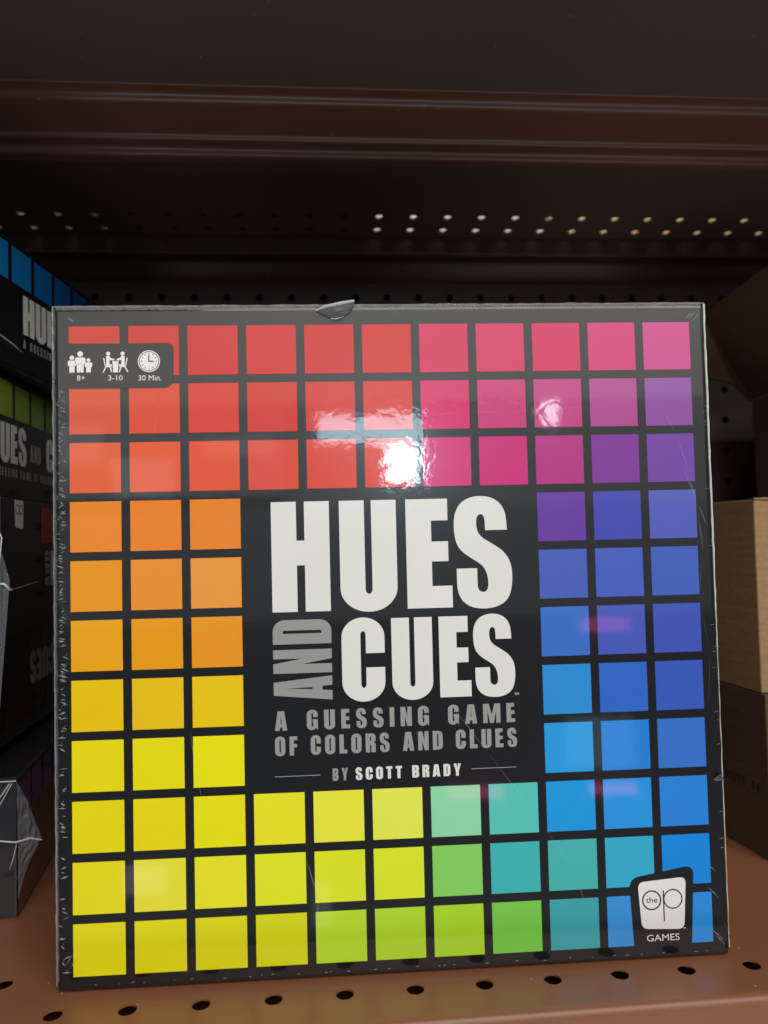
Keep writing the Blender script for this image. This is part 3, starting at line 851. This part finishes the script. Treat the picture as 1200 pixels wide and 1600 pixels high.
crumple('film_flap', tE, [(.02, -.05, 1.2), (.02, -.05, .35), (.12, .02, .8), (.36, .1, 1.30)], M_FLAP, 30, 30, .045, 6)
bm = bmesh.new()
tube_path(bm, [(-.9, -.10, 1.50), (-.4, -.12, 1.42), (.0, -.11, 1.34), (.2, .02, 1.34), (.37, .1, 1.26)], [.008, .012, .016, .022, .012])
tube_path(bm, [(-1.2, -.12, .9), (-.6, -.13, 1.6), (-.1, -.10, 2.34)], [.004, .010, .012])
tube_path(bm, [(-.7, -.12, 1.5), (-.3, -.13, 1.9), (-.06, -.10, 2.34)], [.004, .008, .010])
tube_path(bm, [(-1.6, -.08, 2.40), (-.6, -.08, 2.385), (.0, -.07, 2.37)], .012)
tube_path(bm, [(-.1, -.12, .9), (-.04, -.13, 1.05), (.01, -.1, 1.3)], [.004, .010, .006])
obj_bm('film_fold', bm, M_CRIMP, tE, True)
tC = stC[0]
crumple('film_flap', tC, [(-.6, -.1, -1.3), (-.05, -.05, -1.4), (.12, .0, 1.0), (-.2, -.1, 2.3)], M_FLAP, 34, 34, .06, 9)
bm = bmesh.new()
tube_path(bm, [(-.10, -.05, .96), (.05, -.05, .95), (.12, .02, .85), (.03, .5, .84), (.03, 1.6, .90)], [.012, .02, .024, .006, .003])
tube_path(bm, [(-.35, -.05, 2.3), (-.15, -.06, 1.6), (-.20, -.05, .5), (-.1, -.05, -.6)], [.006, .012, .008, .004])
tube_path(bm, [(-.1, -.05, 2.0), (.02, -.06, 1.7), (-.05, -.05, .98)], [.004, .012, .006])
obj_bm('film_fold', bm, M_CRIMP, tC, True)
bm = bmesh.new()
tube_path(bm, [(.03, -.9, .50), (.05, -.3, .46), (.05, .1, .40), (.03, .42, .34)], [.008, .016, .014, .003])
obj_bm('film_fold', bm, M_CRIMP, stA[0], True)

# ------------------------------------------------------------------ cartons at the right
TH = -.127199
def carton(name, label, X0, Y0, th, z0, z1, s_front, s_back, W, m, cat='carton'):
    t = thing(name, label, cat, (X0, Y0, z0), -th)
    bm = bmesh.new(); add_box(bm, 0, W, s_front, s_back, 0, z1 - z0); bevel_all(bm, .04, 3)
    obj_bm('carton_body', bm, m, t)
    return t
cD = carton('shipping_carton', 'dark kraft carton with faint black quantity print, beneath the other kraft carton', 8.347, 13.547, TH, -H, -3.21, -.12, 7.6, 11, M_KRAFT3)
cC = carton('shipping_carton', 'light kraft carton with a worn top edge stacked on the printed carton', 8.347, 13.547, TH, -3.20, .60, -.03, 6.6, 11, M_KRAFT)
# a torn top liner lip along the front edge of the upper carton
bm = bmesh.new()
r2 = random.Random(11)
pts = [(-.02 + i * .12, -.045 + r2.uniform(-.012, .012), 3.80 + r2.uniform(-.02, .035)) for i in range(90)]
tube_path(bm, pts, [r2.uniform(.010, .035) for _ in pts], 5)
obj_bm('worn_edge', bm, M_KRAFT, cC, True)
def L(x, y, off): return (-off * I, (x) * I, y * I)
# printed line, read from the back of the side to the front
wd = word('QUANTITY 50', 0, 1.42, 0, .17, .2, widen=.95, space=.45)
def LQ(x, y, off): return (-off * I, (1.56 - x) * I, (1.425 - y) * I)
mesh_polys('quantity_lettering', wd, M_INK, cD, LQ, .006)

# open carton behind, its flap leaning out over the game box
cB = thing('open_carton', 'tall dark brown open carton at the right with its side flap leaning outwards', 'carton', (12.44, 20, -H), .03)
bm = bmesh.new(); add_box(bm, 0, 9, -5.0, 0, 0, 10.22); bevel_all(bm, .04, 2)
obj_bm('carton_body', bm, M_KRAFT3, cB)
def panel(name, pts, thick, m, parent):
    bm = bmesh.new()
    n = (Vector(pts[1]) - Vector(pts[0])).cross(Vector(pts[2]) - Vector(pts[0])).normalized() * thick
    a = [bm.verts.new([c * I for c in p]) for p in pts]
    b = [bm.verts.new([c * I for c in (Vector(p) + n)]) for p in pts]
    bm.faces.new(a); bm.faces.new(list(reversed(b)))
    k = len(a)
    for i in range(k): bm.faces.new((a[i], b[i], b[(i + 1) % k], a[(i + 1) % k]))
    bmesh.ops.recalc_face_normals(bm, faces=bm.faces)
    return obj_bm(name, bm, m, parent)
panel('flap', [(-.05, -5.0, 10.25), (-.05, 0, 10.22), (-2.0, -.9, 12.45), (-2.0, -6.0, 12.9)], .10, M_KRAFT3, cB)
panel('flap', [(-.06, .06, 10.20), (-.60, .06, 10.70), (-1.66, -.05, 10.90), (-2.02, -.86, 12.4)], .08, M_KRAFT3, cB)
